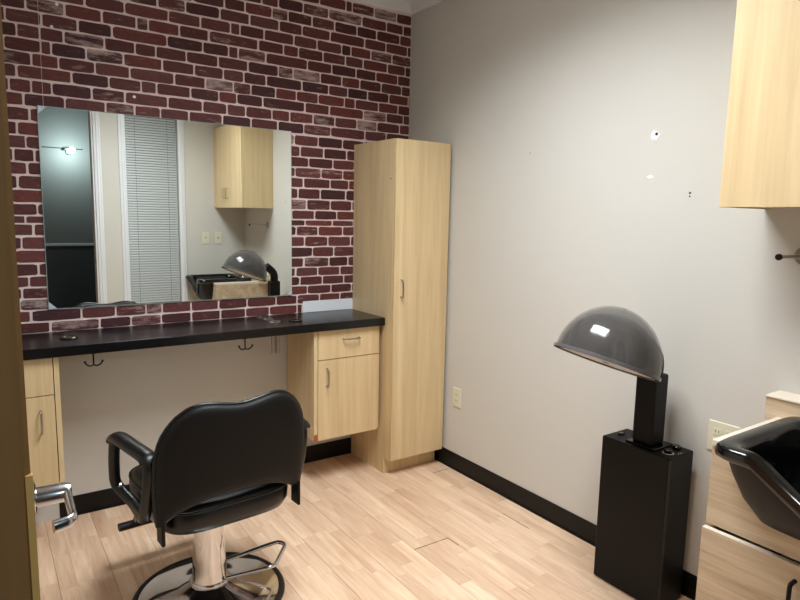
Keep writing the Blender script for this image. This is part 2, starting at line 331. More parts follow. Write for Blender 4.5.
# ------------------------------------------------------------------ mirror
t = thing('wall_mirror', 'large frameless rectangular mirror fixed on the brick wall', 'mirror', ((MX0+MX1)/2, -.006, MZ0))
gl = obj('mirror_glass', B(MX0, MX1, -.0125, -.0066, MZ0, MZ1), M['mirror'], t)
bm = bmesh.new(); e = .0025
for a in [(MX0-e, MX0, MZ0-e, MZ1+e), (MX1, MX1+e, MZ0-e, MZ1+e), (MX0, MX1, MZ0-e, MZ0), (MX0, MX1, MZ1, MZ1+e)]: box(bm, a[0], a[1], -.0125, -.0062, a[2], a[3])
obj('edge_strip', bm, M['edge'], t)
for sx, sz in ((MX0, MZ0), (MX0, MZ1), (MX1, MZ0)):
    dx = .034 if sx == MX0 else -.022; dz = .034 if sz == MZ0 else -.034
    if sx == MX1: dz = .022
    obj('corner_clip', prism(bmesh.new(), [(sx, -.0165, sz), (sx+dx, -.0165, sz), (sx, -.0165, sz+dz)], (0, .0038, 0)), M['clip'], t)

# ------------------------------------------------------------------ counter
t = thing('countertop', 'long glossy black styling counter below the mirror', 'counter', (-1.45, -.19, CZ-.044))
obj('slab', B(XL, -.3995, -.3773, -.0005, CZ-.044, CZ, bev=.002, seg=2), M['counter'], t)
def ring(bm, c, r0, r1, z0, z1, n=28):
    return loft(bm, [[(c[0]+r*math.cos(2*math.pi*i/n), c[1]+r*math.sin(2*math.pi*i/n), z) for i in range(n)] for r, z in ((r1, z0), (r1, z1-.001), (r1-.002, z1), (r0+.002, z1), (r0, z1-.001), (r0, z0))], False, False)
for c, m2 in (((-1.972, -.195), 'brass'), ((-.893, -.25), 'black')):
    g = obj('cable_grommet', ring(bmesh.new(), c, .026, .036, CZ, CZ+.006), M['gloss'], t, smooth=50)
    obj('grommet_cup', lathe(bmesh.new(), [(.0258, .0005), (.0255, .0035), (.012, .004), (.001, .004)], (c[0], c[1], CZ), 24), M[m2 if m2 == 'brass' else 'gloss'], g, smooth=40)
for x, y in ((-1.008, -.055), (-1.0, -.13), (-1.0, -.225)):
    obj('tool_collar', ring(bmesh.new(), (x, y), .020, .029, CZ, CZ+.004), M['brushed'], t, smooth=50)
t = thing('tool_holder', 'pair of brushed metal tool sleeves hanging under the black counter', 'tool holder', (-.995, -.215, CZ-.1715))
for x in (-1.008, -.982):
    obj('tool_sleeve', lathe(bmesh.new(), [(.011, 0), (.011, .127)], (x, -.215, CZ-.1715), 20), M['brushed'], t, smooth=40)
def hook(x, y, label):
    t = thing('double_hook', label, 'hook', (x, y, CZ-.044), 'hooks under the counter')
    obj('mount', lathe(bmesh.new(), [(.011, -.004), (.011, 0)], (x, y, CZ-.044), 16), M['bronze'], t, smooth=40)
    obj('stem', tube(bmesh.new(), [(x, y, CZ-.048), (x, y, CZ-.10)], .0035), M['bronze'], t, smooth=50)
    for s in (-1, 1):
        obj('prong', tube(bmesh.new(), smooth_path([(x, y, CZ-.098), (x+s*.014, y-.004, CZ-.101), (x+s*.028, y-.008, CZ-.093), (x+s*.036, y-.01, CZ-.078)], 4), [.0036]*9+[.0036, .0042, .005, .005][:4]), M['bronze'], t, smooth=50)
hook(-1.897, -.352, 'dark double hook under the counter end nearest the door'); hook(-1.214, -.352, 'dark double hook under the counter by the metal tool sleeves')

# ------------------------------------------------------------------ cabinets
def bar_pull(parent, p, q, n, m='brushed', r=.0042, so=.026, local=False):
    p, q, n = Vector(p), Vector(q), Vector(n)
    return obj('handle', tube(bmesh.new(), fillet([p, p+n*so, q+n*so, q], .010, 4), r, 10), M[m], parent, smooth=60, local=local)
def vanity(x0, x1, zb, label, sideL=True, hx=.05, split=.716, mark=False, hdr=True):
    zt = CZ-.0445; yf = -.352; th = .018
    t = thing('vanity_cabinet', label, 'cabinet', ((x0+x1)/2, -.17, zb), 'hanging cabinets under the counter')
    obj('side_panel', B(x0, x0+.019, yf+th+.001, -.0055, zb, zt, bev=.0007), M['maple'], t); obj('side_panel', B(x1-.019, x1, yf+th+.001, -.0055, zb, zt, bev=.0007), M['maple'], t)
    obj('bottom_panel', B(x0+.0192, x1-.0192, yf+th+.001, -.006, zb, zb+.018), M['mapleX'], t); obj('back_panel', B(x0+.0192, x1-.0192, -.012, -.006, zb+.0182, zt), M['maple'], t)
    return t, yf, th, zt
t, yf, th, zt = vanity(-.833, -.418, .268, 'maple vanity cabinet with drawer and door beside the tall cabinet')
obj('front_stile', B(-.833, -.811, yf+.001, yf+th, .268, zt, bev=.0006), M['maple'], t)
d = obj('drawer_front', B(-.808, -.420, yf, yf+th, .7185, zt-.004, bev=.0012), M['maple'], t); bar_pull(d, (-.656, yf, .824), (-.560, yf, .824), (0, -1, 0))
bm = prism(bmesh.new(), [(-.808, yf, .268), (-.432, yf, .268), (-.420, yf, .280), (-.420, yf, .7145), (-.808, yf, .7145)], (0, th, 0))
d = obj('cabinet_door', bm, M['maple'], t); bar_pull(d, (-.756, yf, .668), (-.756, yf, .572), (0, -1, 0))
obj('corner_mark', B(-.8335, -.8125, yf+.0002, yf+.0012, .27, .305), M['red'], t, label='small reddish worn patch')
t, yf, th, zt = vanity(XL+.002, -2.030, .318, 'maple vanity cabinet with drawer beside the open door')
obj('front_stile', B(-2.050, -2.030, yf+.001, yf+th, .318, zt, bev=.0006), M['maple'], t)
obj('drawer_front', B(XL+.004, -2.0535, yf, yf+th, .7185, zt-.004, bev=.0012), M['maple'], t)
d = obj('cabinet_door', B(XL+.004, -2.0535, yf, yf+th, .318, .7145, bev=.0012), M['maple'], t); bar_pull(d, (-2.107, yf, .655), (-2.107, yf, .56), (0, -1, 0))

t = thing('tall_cabinet', 'tall narrow maple storage cabinet standing in the corner', 'cabinet', (-.21, -.22, 0))
W, D, HT, gp = .3985, .4563, 1.9127, .022
obj('side_panel', prism(bmesh.new(), [(-W, -.0065, 0), (-W, -.383, 0), (-W, -.383, .099), (-W, -D+.02, .099), (-W, -D+.02, HT), (-W, -.0065, HT)], (.018, 0, 0)), M['maple'], t)
obj('side_panel', prism(bmesh.new(), [(-gp-.018, -.0065, 0), (-gp-.018, -.383, 0), (-gp-.018, -.383, .099), (-gp-.018, -D+.02, .099), (-gp-.018, -D+.02, HT), (-gp-.018, -.0065, HT)], (.018, 0, 0)), M['maple'], t)
obj('top_panel', B(-W+.0182, -gp-.0182, -D+.02, -.0065, HT-.018, HT), M['mapleX'], t); obj('bottom_panel', B(-W+.0182, -gp-.0182, -D+.02, -.0065, .099, .117), M['mapleX'], t)
obj('back_panel', B(-W+.0182, -gp-.0182, -.0125, -.0065, .117, HT-.0185), M['maple'], t); obj('toe_kick', B(-W+.0182, -gp-.0182, -.383, -.367, 0, .098), M['maple'], t)
d = obj('cabinet_door', B(-W+.001, -gp, -D, -D+.0185, .0995, HT-.001, bev=.0012), M['maple'], t); bar_pull(d, (-.351, -D, 1.146), (-.351, -D, 1.05), (0, -1, 0))
obj('screw_cap', lathe(bmesh.new(), [(.004, 0), (.004, .001)], (0, 0, 0), 12), M['hole'], t, local=True).matrix_local = Matrix.Translation(Vector((-W-.0008, -D+.045, 1.70))-off[t.name]) @ Matrix.Rotation(R(90), 4, 'Y')
obj('wall_filler', B(-gp+.001, -.001, -.40, -.385, .102, HT-.01), M['patch'], t)

YU, ZU, HU, DU = -2.184, 1.5465, .765, .3026
t = thing('wall_cabinet', 'two door maple cabinet hung high on the right wall', 'cabinet', (-.15, (YU+YF)/2, ZU))
obj('side_panel', B(-DU+.0195, -.001, YU-.018, YU, ZU, ZU+HU, bev=.0007), M['maple'], t); obj('side_panel', B(-DU+.0195, -.001, YF+.001, YF+.019, ZU, ZU+HU, bev=.0007), M['maple'], t)
for z in (ZU+.004, ZU+HU-.018): obj('shelf_panel' if z > 2 else 'bottom_panel', B(-DU+.0195, -.001, YF+.0192, YU-.0182, z, z+.018), M['mapleX'], t)
obj('back_panel', B(-.008, -.001, YF+.0192, YU-.0182, ZU+.0222, ZU+HU-.0185), M['maple'], t)
ym = (YU+YF)/2-.01
for a, b, hy_ in ((YU-.0005, ym+.0015, ym+.035), (ym-.0015, YF+.0015, ym-.035)):
    d = obj('cabinet_door', B(-DU, -DU+.0185, b, a, ZU, ZU+HU, bev=.0012), M['maple'], t); bar_pull(d, (-DU, hy_, ZU+.085), (-DU, hy_, ZU+.181), (-1, 0, 0))

# shampoo cabinet
SX, SY, SZ = -.50, -2.338, .855
t = thing('shampoo_cabinet', 'pale ash shampoo cabinet with raised back ledge under black basin', 'cabinet', (-.25, -2.63, 0))
y1, y0 = SY, YF+.002
obj('side_panel', B(SX+.019, -.001, y1-.018, y1, 0, SZ-.0185), M['ash'], t); obj('side_panel', B(SX+.019, -.001, y0, y0+.018, 0, SZ-.0185), M['ash'], t)
BC = (-.374, -2.660); BA, BB = .255, .274          # basin centre and half sizes
notch = [(BC[1]+BB-.03, SZ-.018), (BC[1]+BB-.07, .76), (BC[1]+.10, .665), (BC[1]-.10, .665), (BC[1]-BB+.07, .76), (BC[1]-BB+.03, SZ-.018)]
pts = [(SX, y1, 0.592), (SX, y1, SZ-.0185)]+[(SX, a, b-.0005) for a, b in notch]+[(SX, y0, SZ-.0185), (SX, y0, 0.592)]
obj('apron_panel', prism(bmesh.new(), pts, (.018, 0, 0)), M['ash'], t)
for a in [(SX-.004, -.1005, y1, BC[1]+BB-.02), (SX-.004, -.1005, BC[1]-BB+.02, y0)]: obj('top_strip', B(a[0], a[1], min(a[2], a[3]), max(a[2], a[3]), SZ-.018, SZ, bev=.001), M['ashtop'], t)
obj('back_ledge', B(-.100, -.001, y0, y1+.042, SZ-.018, .915, bev=.001), M['ash'], t)
obj('ledge_top', B(-.103, -.001, y0, y1+.043, .9152, .922, bev=.001), M['ashtop'], t)
dr = obj('cabinet_door', prism(bmesh.new(), [(SX-.022, y1-.002, .09), (SX-.003, y0+.002, .09), (SX-.003, y0+.002, 0.582), (SX-.022, y1-.002, 0.582)], (.0185, 0, 0)), M['ash'], t)
obj('edge_band', prism(bmesh.new(), [(SX-.022, y1-.002, 0.5822), (SX-.003, y0+.002, 0.5822), (SX+.0155, y0+.002, 0.5822), (SX-.0035, y1-.002, 0.5822)], (0, 0, .0016)), M['ashtop'], dr)
bar_pull(dr, (SX-.014, -2.600, .540), (SX-.014, -2.600, .41), (-1, 0, 0), 'black', .006, .03)
obj('toe_kick', B(SX+.05, SX+.066, y0+.0182, y1-.0182, 0, .0895), M['ash'], t)

# basin
t = thing('shampoo_bowl', 'glossy black shampoo basin with dipped neck rest', 'basin', (BC[0], BC[1], .62))
def bowl_ring(ax, ay, z, dip, n=96, ex=.42, cx=0, dx=0):
    out = []
    for i in range(n):
        a = 2*math.pi*i/n; c, s = math.cos(a), math.sin(a)
        X = ax*math.copysign(abs(c)**ex, c); Y = ay*math.copysign(abs(s)**ex, s)
        f = max(0, -c)                               # 1 at the front (toward the room)
        wy = min(1, abs(Y)/.165); k = (.5+.5*math.cos(math.pi*wy)) if f > 0 else 0
        k *= max(0, min(1, (-X/ax-.45)/.5))
        X2 = X + dip*k*.35
        out.append((BC[0]+cx+X2, BC[1]+Y, z-dip*k))
    return out
pout = [(.09, .09, .636, 0, .05, .5), (.145, .15, .640, 0, .04, .45), (.185, .19, .668, 0, .025, .4), (.209, .222, .728, .03, .015, .33), (.225, .242, .798, .09, .005, .28), (.232, .251, .842, .12, 0, .25)]
ptop = [(.232, .251, .842, .12, 0, .25), (.244, .263, .845, .132, 0, .22), (.253, .272, .853, .132, 0, .2), (.255, .274, .866, .132, 0, .2), (.251, .270, .879, .132, 0, .2),
        (.242, .261, .886, .132, 0, .2), (.219, .229, .886, .132, 0, .23), (.211, .220, .880, .132, 0, .25), (.205, .212, .858, .13, .002, .28), (.193, .196, .785, .10, .01, .33), (.178, .176, .720, .03, .025, .4), (.153, .150, .678, 0, .035, .45), (.10, .10, .662, 0, .05, .5), (.02, .02, .656, 0, .06, .6)]
obj('basin_shell', loft(bmesh.new(), [bowl_ring(a, b, z, d, cx=c, ex=e) for a, b, z, d, c, e in pout], True, False), M['satinblack'], t, smooth='all')
obj('basin', loft(bmesh.new(), [bowl_ring(a, b, z, d, cx=c, ex=e) for a, b, z, d, c, e in ptop], False, True), M['gloss'], t, smooth='all')
obj('drain', lathe(bmesh.new(), [(.03, 0), (.03, .003), (.02, .004)], (BC[0]+.06, BC[1], .658), 20), M['chrome'], t, smooth=40)
fa = obj('faucet', lathe(bmesh.new(), [(.024, 0), (.024, .012), (.016, .018), (.016, .045), (.012, .05)], (-.165, BC[1]+.11, .842), 20), M['chrome'], t, smooth=40)
obj('faucet_lever', tube(bmesh.new(), [(-.165, BC[1]+.11, .890), (-.195, BC[1]+.115, .902), (-.225, BC[1]+.118, .905)], .006), M['chrome'], fa, smooth=50)
obj('spray_hose', tube(bmesh.new(), smooth_path([(-.175, BC[1]-.05, .86), (-.19, BC[1]-.02, .85), (-.215, BC[1]+.04, .82), (-.24, BC[1]+.12, .77)], 5), .011), M['black'], t, smooth=60)
obj('mounting_screw', lathe(bmesh.new(), [(.004, 0), (.004, .0015)], (-.27, BC[1]+.246, .8855), 12), M['brushed'], t)

# ------------------------------------------------------------------ hood dryer
DXc, DYc = -.1225, -1.88
t = thing('hood_dryer', 'black box hair dryer with smoky dome hood by the right wall', 'hair dryer', (DXc, DYc, 0))
bx = obj('cabinet_box', B(-.205, -.040, -2.03, -1.73, .004, .62, bev=.005, seg=2), M['black'], t)
obj('seam', B(-.2053, -.1895, -2.0304, -2.0298, .01, .61), M['slot'], bx)
obj('collar', B(-.185, -.062, -1.955, -1.825, .62, .628, bev=.002), M['gloss'], t)
obj('post', B(-.170, -.082, -1.929, -1.842, .628, .908, bev=.008, seg=2), M['black'], t)
kn = obj('dial_knob', lathe(bmesh.new(), [(.016, 0), (.016, .012), (.013, .015)], (-.150, -1.99, .62), 24), M['gloss'], t, smooth=40)
obj('dial_ring', ring(bmesh.new(), (-.150, -1.99), .017, .021, .62, .6215), M['ivory'], kn)
kn = obj('dial_knob', lathe(bmesh.new(), [(.016, 0), (.016, .012), (.013, .015)], (-.085, -1.985, .62), 24), M['gloss'], t, smooth=40)
for i in range(5): obj('dial_tick', B(-.128+.006*i-.0012, -.128+.006*i+.0012, -2.022+.004*(i % 2), -2.017+.004*(i % 2), .62, .6204), M['ivory'], t)
obj('rocker_switch', B(-.14, -.115, -1.775, -1.755, .62, .627, bev=.002), M['gloss'], t)
# dome: local axis up = n
dc = Vector((-.402, -1.870, .983)); tilt = R(21)
Rm = Matrix.Translation(dc) @ Matrix.Rotation(R(3), 4, 'X') @ Matrix.Rotation(tilt, 4, 'Y')
def dome_mesh(bm): bmesh.ops.transform(bm, matrix=Rm, verts=bm.verts); return bm
r0 = .190; hgt = .207
pr = [(r0*math.cos(a), hgt*math.sin(a)) for a in [R(q) for q in range(0, 90, 6)]]
shell = [(a, b) for a, b in pr]+[(.006, hgt)]
inn = [(.006, hgt-.005)]+[(a-.005, max(b-.005, .0)) for a, b in reversed(pr)]
hood = obj('hood', dome_mesh(lathe(bmesh.new(), shell+inn, n=64, cap0=False, cap1=False)), M['dome'], t, smooth='all', label='smoky translucent dome')
obj('rim', dome_mesh(ring(bmesh.new(), (0, 0), r0-.010, r0+.006, -.008, .005, 64)), mat('grey_rim', (92, 90, 92), .2, spec=.6), hood, smooth=50)
obj('inner_hood', dome_mesh(lathe(bmesh.new(), [(.174, -.006), (.166, .055), (.146, .105), (.10, .150), (.042, .172), (.004, .176)], n=48, cap0=False)), mat('inner_grey', (44, 43, 50), .25, var=.12, vscale=14), hood, smooth='all')
obj('air_ring', dome_mesh(ring(bmesh.new(), (0, 0), 0.012, .176, -.007, -.003, 48)), mat('pale_ring', (190, 184, 178), .4), hood)
pa = [(-.126, -1.886, .89), (-.122, -1.886, .945), (-.140, -1.885, .99), (-.20, -1.882, 1.04)]
obj('arm', tube(bmesh.new(), smooth_path(pa, 5), .036, 12, ry=.034, upv=(1, 0, 0)), M['black'], t, smooth=60)

# ------------------------------------------------------------------ wall fittings
def plate(name, c, n, wdt, hgt_, label, cat, group=None, slots=True, gangs=1):
    """c centre on wall, n = 'x' (right wall) or 'y' (front wall)"""
    t = thing(name, label, cat, c, group)
    def bx3(u0, u1, v0, v1, d0, d1, bev=0):
        if n == 'x': return B(c[0]-d1, c[0]-d0, c[1]+u0, c[1]+u1, c[2]+v0, c[2]+v1, bev=bev)
        return B(c[0]+u0, c[0]+u1, c[1]+d0, c[1]+d1, c[2]+v0, c[2]+v1, bev=bev)
    obj('cover_plate', bx3(-wdt/2, wdt/2, -hgt_/2, hgt_/2, .0002, .006, .002), M['ivory'], t)
    for g in range(gangs):
        u = (g-(gangs-1)/2)*.046
        if slots:
            for s in (-1, 1):
                f = obj('socket', bx3(u-.0165, u+.0165, s*.0195-.0135, s*.0195+.0135, .0062, .0078, .0007), M['ivory'], t)
                for q in (-.006, .006): obj('slot', bx3(u+q-.0013, u+q+.0013, s*.0195-.003, s*.0195+.006, .0078, .0081), M['slot'], f)
        else:
            f = obj('toggle_base', bx3(-.006, .006, -.013, .013, .0062, .0075), M['ivory'], t); obj('toggle', bx3(-.004, .004, -.002, .009, .0075, .017, .001), M['brass'], f)
    return t
plate('wall_outlet', (0, -.558, .446), 'x', .072, .115, 'ivory double socket low on the wall beside the tall cabinet', 'outlet')
t2 = plate('wall_outlet', (0, -2.118, .690), 'x', .118, .118, 'wide two gang ivory socket beside the shampoo cabinet', 'outlet', gangs=2)
obj('plug', B(-.032, -.008, -2.158, -2.128, .665, .69, bev=.003), M['black'], t2)
plate('light_switch', (-.402, YF, 1.245), 'y', .072, .118, 'ivory light switch nearest the blind, seen in the mirror', 'switch', 'light switches', slots=False)
plate('light_switch', (-.276, YF, 1.245), 'y', .072, .118, 'ivory light switch nearest the room corner, seen in the mirror', 'switch', 'light switches', slots=False)
t = thing('towel_rod', 'short metal rod with round flange under the wall cabinet', 'rod', (0, -2.325, 1.392))
def xl(prof, c, n=24):
    bm = lathe(bmesh.new(), prof, n=n); bmesh.ops.transform(bm, matrix=Matrix.Translation(c) @ Matrix.Rotation(R(-90), 4, 'Y'), verts=bm.verts); return bm
obj('flange', xl([(.030, .0005), (.030, .004), (.024, .009), (.014, .011)], (0, -2.325, 1.392)), M['brushed'], t, smooth=40)
obj('rod', xl([(.0055, .01), (.0055, .172)], (0, -2.325, 1.392), 14), M['brushed'], t, smooth=40)
obj('end_knob', xl([(.009, .170), (.0105, .173), (.0105, .181), (.008, .184)], (0, -2.325, 1.392), 18), M['bronze'], t, smooth=40)
def blob(c, r, seed, m, name, d=.0012, sz=1):
    q = random.Random(seed); n = 16
    pts = [(c[0]-.0001, c[1]+r*math.cos(2*math.pi*i/n)*q.uniform(.65, 1.2), c[2]+sz*r*math.sin(2*math.pi*i/n)*q.uniform(.65, 1.2)) for i in range(n)]
    return obj(name, prism(bmesh.new(), pts, (-d, 0, 0)), m, wr)
blob((0, -1.733, 1.843), .021, 4, M['spackle'], 'filler_patch'); blob((-.0011, -1.742, 1.846), .007, 5, M['hole'], 'anchor_hole', .0006)
blob((0, -1.725, 1.677), .015, 6, M['spackle'], 'filler_patch', sz=.5); blob((0, -1.903, 1.609), .005, 7, M['hole'], 'screw_hole', .0005); blob((0, -1.903, 1.596), .004, 8, M['hole'], 'screw_hole', .0005)
blob((0, -1.05, 1.82), .003, 9, M['hole'], 'screw_hole', .0005)
for (X, Z) in ((-1.955, 2.30), (-1.93, 2.40), (-1.62, 2.04), (-1.30, 2.06)):
    obj('wall_plug', lathe(bmesh.new(), [(.007, 0), (.007, .003)], (0, 0, 0), 12), M['spackle'], wb, local=True).matrix_local = Matrix.Translation((X, -.0052, Z)) @ Matrix.Rotation(R(90), 4, 'X')

# ------------------------------------------------------------------ ceiling troffer
t = thing('ceiling_light', 'recessed fluorescent ceiling light with white louvre blades', 'ceiling light', (LX, LY, ZC))
bm = bmesh.new()
for a in [(LX-hx+.001, LX-hx+.012, LY-hy+.001, LY+hy-.001), (LX+hx-.012, LX+hx-.001, LY-hy+.001, LY+hy-.001), (LX-hx+.012, LX+hx-.012, LY-hy+.001, LY-hy+.012), (LX-hx+.012, LX+hx-.012, LY+hy-.012, LY+hy-.001)]: box(bm, *a, ZC-.004, ZC+.09)
obj('housing', bm, M['louver'], t)
obj('reflector', B(LX-hx+.001, LX+hx-.001, LY-hy+.001, LY+hy-.001, ZC+.091, ZC+.099), M['louver'], t)
for i in range(1, 3): X = LX-.29+.58*i/3; obj('louvre_blade', B(X-.002, X+.002, LY-.585, LY+.585, ZC-.003, ZC+.03), M['louver'], t)
for i in range(1, 6): Y = LY-.59+1.18*i/6; obj('louvre_blade', B(LX-.285, LX+.285, Y-.002, Y+.002, ZC-.003, ZC+.029), M['louver'], t)

# ------------------------------------------------------------------ front wall: casings, window, blind
def casing(name, x0, x1, z0, z1, label, sill=False):
    t = thing(name, label, None, ((x0+x1)/2, YF, z0), kind='structure'); w_ = .058
    for a in (x0-w_, x1): 
        c = obj('casing_side', B(a, a+w_, YF, YF+.014, z0, z1+w_, bev=.003), M['white'], t); obj('casing_bead', B(a+.022, a+w_-.022, YF+.0142, YF+.02, z0, z1+w_, bev=.002), M['white'], c)
    obj('casing_head', B(x0, x1, YF, YF+.014, z1, z1+w_, bev=.003), M['white'], t)
    return t
cs = casing('trim_3', DX0, DX1, 0, DH, 'white casing around the doorway, seen in the mirror')
j = obj('jamb', B(DX1-.014, DX1-.0005, YF-WT, YF-.0005, 0, DH), M['white'], cs); obj('strike_plate', B(DX1-.0155, DX1-.0142, YF-.05, YF-.02, 1.01, 1.07), M['brass'], j)
obj('jamb', B(DX0+.0005, DX0+.014, YF-WT, YF-.0005, 0, DH), M['white'], cs)
wn = casing('window_1', WX0, WX1, WZ0, WZ1, 'tall white framed window covered by a blind, seen in the mirror')
obj('window_sill', B(WX0-.07, WX1+.07, YF, YF+.03, WZ0-.02, WZ0, bev=.003), M['white'], wn)
obj('pane', B(WX0, WX1, YF-.09, YF-.084, WZ0, WZ1), M['dark'], wn)
t = thing('venetian_blind', 'closed pale grey mini blind covering the tall window', 'blind', ((WX0+WX1)/2, YF-.03, WZ0))
obj('headrail', B(WX0+.004, WX1-.004, YF-.05, YF-.015, WZ1-.03, WZ1-.001, bev=.002), M['white'], t); obj('bottom_rail', B(WX0+.006, WX1-.006, YF-.043, YF-.021, WZ0+.004, WZ0+.018, bev=.003), M['white'], t)
sb = bmesh.new(); loft(sb, [[(s*.5, -.0125+.025*i/4, .0022*(1-((i-2)/2)**2)) for i in range(5)]+[(s*.5, .0125-.025*i/4, -.0006+.0022*(1-((i-2)/2)**2)) for i in range(5)] for s in (-1, 1)])
bmesh.ops.recalc_face_normals(sb, faces=sb.faces)
sme = bpy.data.meshes.new('slat'); sb.to_mesh(sme); sb.free(); sme.materials.append(M['slat'])
z = WZ0+.034
while z < WZ1-.035: inst('slat', sme, t, ((WX0+WX1)/2, YF-.032, z), (WX1-WX0-.012, 1, 1), (R(-60), 0, 0)); z += .0235
for X in (WX0+.09, WX1-.09): obj('ladder_cord', tube(bmesh.new(), [(X, YF-.0195, WZ0+.015), (X, YF-.0195, WZ1-.02)], .0009, 6), M['slot'], t)
obj('tilt_wand', tube(bmesh.new(), [(WX0+.05, YF-.012, WZ1-.03), (WX0+.055, YF-.010, WZ1-.14)], .003, 8), M['clip'], t)

# ------------------------------------------------------------------ open door
hx_, hy_, th_ = -2.2728, YF-.002, .041; ang = R(87.8)
t = thing('door_1', 'brown wooden door standing open at the left edge', None, (hx_, hy_, 0), rz=ang, kind='structure')
LW = .826      # local: x along leaf from hinge, y to the left of the leaf is +; visible face is y = 0 side (-y)
obj('leaf', B(0, LW, 0, th_, .012, DH-.02, bev=.002), M['door'], t, local=True)
obj('edge_strip', B(-.0012, .004, -.0008, .0022, .012, 1.375), M['dooredge'], t, local=True, label='paler strip on the lower door edge')  # narrow strip, paler than the leaf, up the lower hinge-side corner
ZL = 1.045
def yl(prof, c, n=24):
    bm = lathe(bmesh.new(), prof, n=n); bmesh.ops.transform(bm, matrix=Matrix.Translation(c) @ Matrix.Rotation(R(90), 4, 'X'), verts=bm.verts); return bm
lx = LW-.062
ro = obj('rose', yl([(.030, 0), (.030, .007), (.024, .010), (.017, .011)], (lx, 0, ZL)), M['chrome'], t, smooth=40, local=True)
obj('neck', yl([(.0155, .009), (.0155, .050), (.013, .058), (.006, .060)], (lx, 0, ZL)), M['satin'], ro, smooth=40, local=True)
obj('lever', tube(bmesh.new(), fillet([(lx+.004, -.053, ZL), (lx-.105, -.055, ZL-.002), (lx-.112, -.028, ZL-.003)], .012, 5), .0065, 14, ry=.010), M['satin'], ro, smooth=60, local=True)
obj('latch_plate', B(LW+.0014, LW+.0026, .008, .033, ZL-.03, ZL+.03), M['brushed'], t, local=True)
for z in (.25, 1.2, 2.15): obj('hinge', tube(bmesh.new(), [(-.006, -.006, z-.045), (-.006, -.006, z+.045)], .006), M['brushed'], t, local=True)

# ------------------------------------------------------------------ hallway beyond the doorway
HY = -5.0
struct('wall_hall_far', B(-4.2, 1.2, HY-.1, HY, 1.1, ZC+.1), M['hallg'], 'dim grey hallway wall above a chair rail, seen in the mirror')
struct('wall_hall_low', B(-4.2, 1.2, HY-.1, HY+.006, 0, 1.072), M['hallb'], 'black wainscot of the hallway below the chair rail')
struct('trim_4', B(-4.2, 1.2, HY-.1, HY+.02, 1.072, 1.1, bev=.004), M['slat'], 'pale chair rail on the hallway wall, seen in the mirror')
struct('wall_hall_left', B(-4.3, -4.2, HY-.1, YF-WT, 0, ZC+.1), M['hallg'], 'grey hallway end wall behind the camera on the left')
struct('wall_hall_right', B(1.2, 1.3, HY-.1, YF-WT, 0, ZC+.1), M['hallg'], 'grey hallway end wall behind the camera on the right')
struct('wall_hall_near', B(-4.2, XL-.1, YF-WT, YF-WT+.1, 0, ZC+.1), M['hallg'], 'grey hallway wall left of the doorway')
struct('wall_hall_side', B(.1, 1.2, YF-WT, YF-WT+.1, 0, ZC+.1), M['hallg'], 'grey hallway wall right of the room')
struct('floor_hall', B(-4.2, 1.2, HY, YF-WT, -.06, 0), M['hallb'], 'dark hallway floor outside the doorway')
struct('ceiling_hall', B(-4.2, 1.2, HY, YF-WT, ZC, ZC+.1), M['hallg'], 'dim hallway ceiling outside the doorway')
t = thing('wall_lamp', 'small bluish wall lamp in the dark hallway, seen in the mirror', 'lamp', (-1.345, HY, 2.17))
obj('bracket', B(-1.60, -1.20, HY+.001, HY+.02, 2.195, 2.203), M['black'], t)
obj('shade', lathe(bmesh.new(), [(.03, .025), (.05, .02), (.06, 0), (.055, -.002), (.046, .015), (.028, .02)], (-1.345, HY+.075, 2.175), 24), M['hallg'], t, smooth=40)
obj('bulb', lathe(bmesh.new(), [(.004, -.03), (.02, -.022), (.026, -.005), (.02, .012), (.01, .018)], (-1.345, HY+.075, 2.165), 20), emit('cool_bulb', (.55, .85, 1, 1), 9), t, smooth='all')
pl_ = bpy.data.lights.new('cool_bulb_light', 'POINT'); pl_.energy = 26; pl_.color = (.72, .91, 1); pl_.shadow_soft_size = .03
po = bpy.data.objects.new('cool_bulb_light', pl_); C.objects.link(po); po.location = (-1.345, HY+.33, 2.16)

# ------------------------------------------------------------------ styling chair (local: +y is where the sitter faces)
t = thing('styling_chair', 'black vinyl salon styling chair on round chrome base', 'chair', (-1.607, -.995, 0), rz=R(4.5))
L_ = dict(local=True)
ba = obj('base_disc', lathe(bmesh.new(), [(.272, .006), (.272, .014), (.258, .020), (.20, .030), (.12, .048), (.078, .066), (.06, .07)], n=72), M['chrome'], t, smooth=60, **L_)
obj('base_ring', lathe(bmesh.new(), [(.266, .0), (.286, .0), (.290, .008), (.286, .015), (.276, .021), (.266, .018), (.266, 0)], n=72, cap0=False, cap1=False), M['rubber'], t, smooth=50, **L_)
co = obj('hydraulic_column', lathe(bmesh.new(), [(.070, .064), (.070, .076), (.066, .085), (.064, .14), (.054, .32), (.052, .37), (.04, .372), (.04, .39)], n=40), M['chrome'], t, smooth=40, **L_)
obj('collar_ring', lathe(bmesh.new(), [(.076, .064), (.078, .072), (.074, .08), (.068, .08)], n=40), M['chrome'], co, smooth=50, **L_)
c7, s7 = math.cos(R(-4.5)), math.sin(R(-4.5))
def loc(x, y, z): x -= -1.607; y -= -.995; return (x*c7-y*s7, x*s7+y*c7, z)
pe = [loc(-1.56, -1.055, .085), loc(-1.42, -1.12, .115), loc(-1.385, -1.12, .118), loc(-1.297, -1.02, .13), loc(-1.310, -.985, .13), loc(-1.345, -.975, .125), loc(-1.535, -.93, .085)]
obj('pump_pedal', tube(bmesh.new(), fillet(pe, .02, 4), .0085, 10), M['chrome'], t, smooth=60, **L_)
obj('seat_plate', B(-.16, .16, -.16, .16, .388, .408, bev=.004), M['black'], t, **L_)
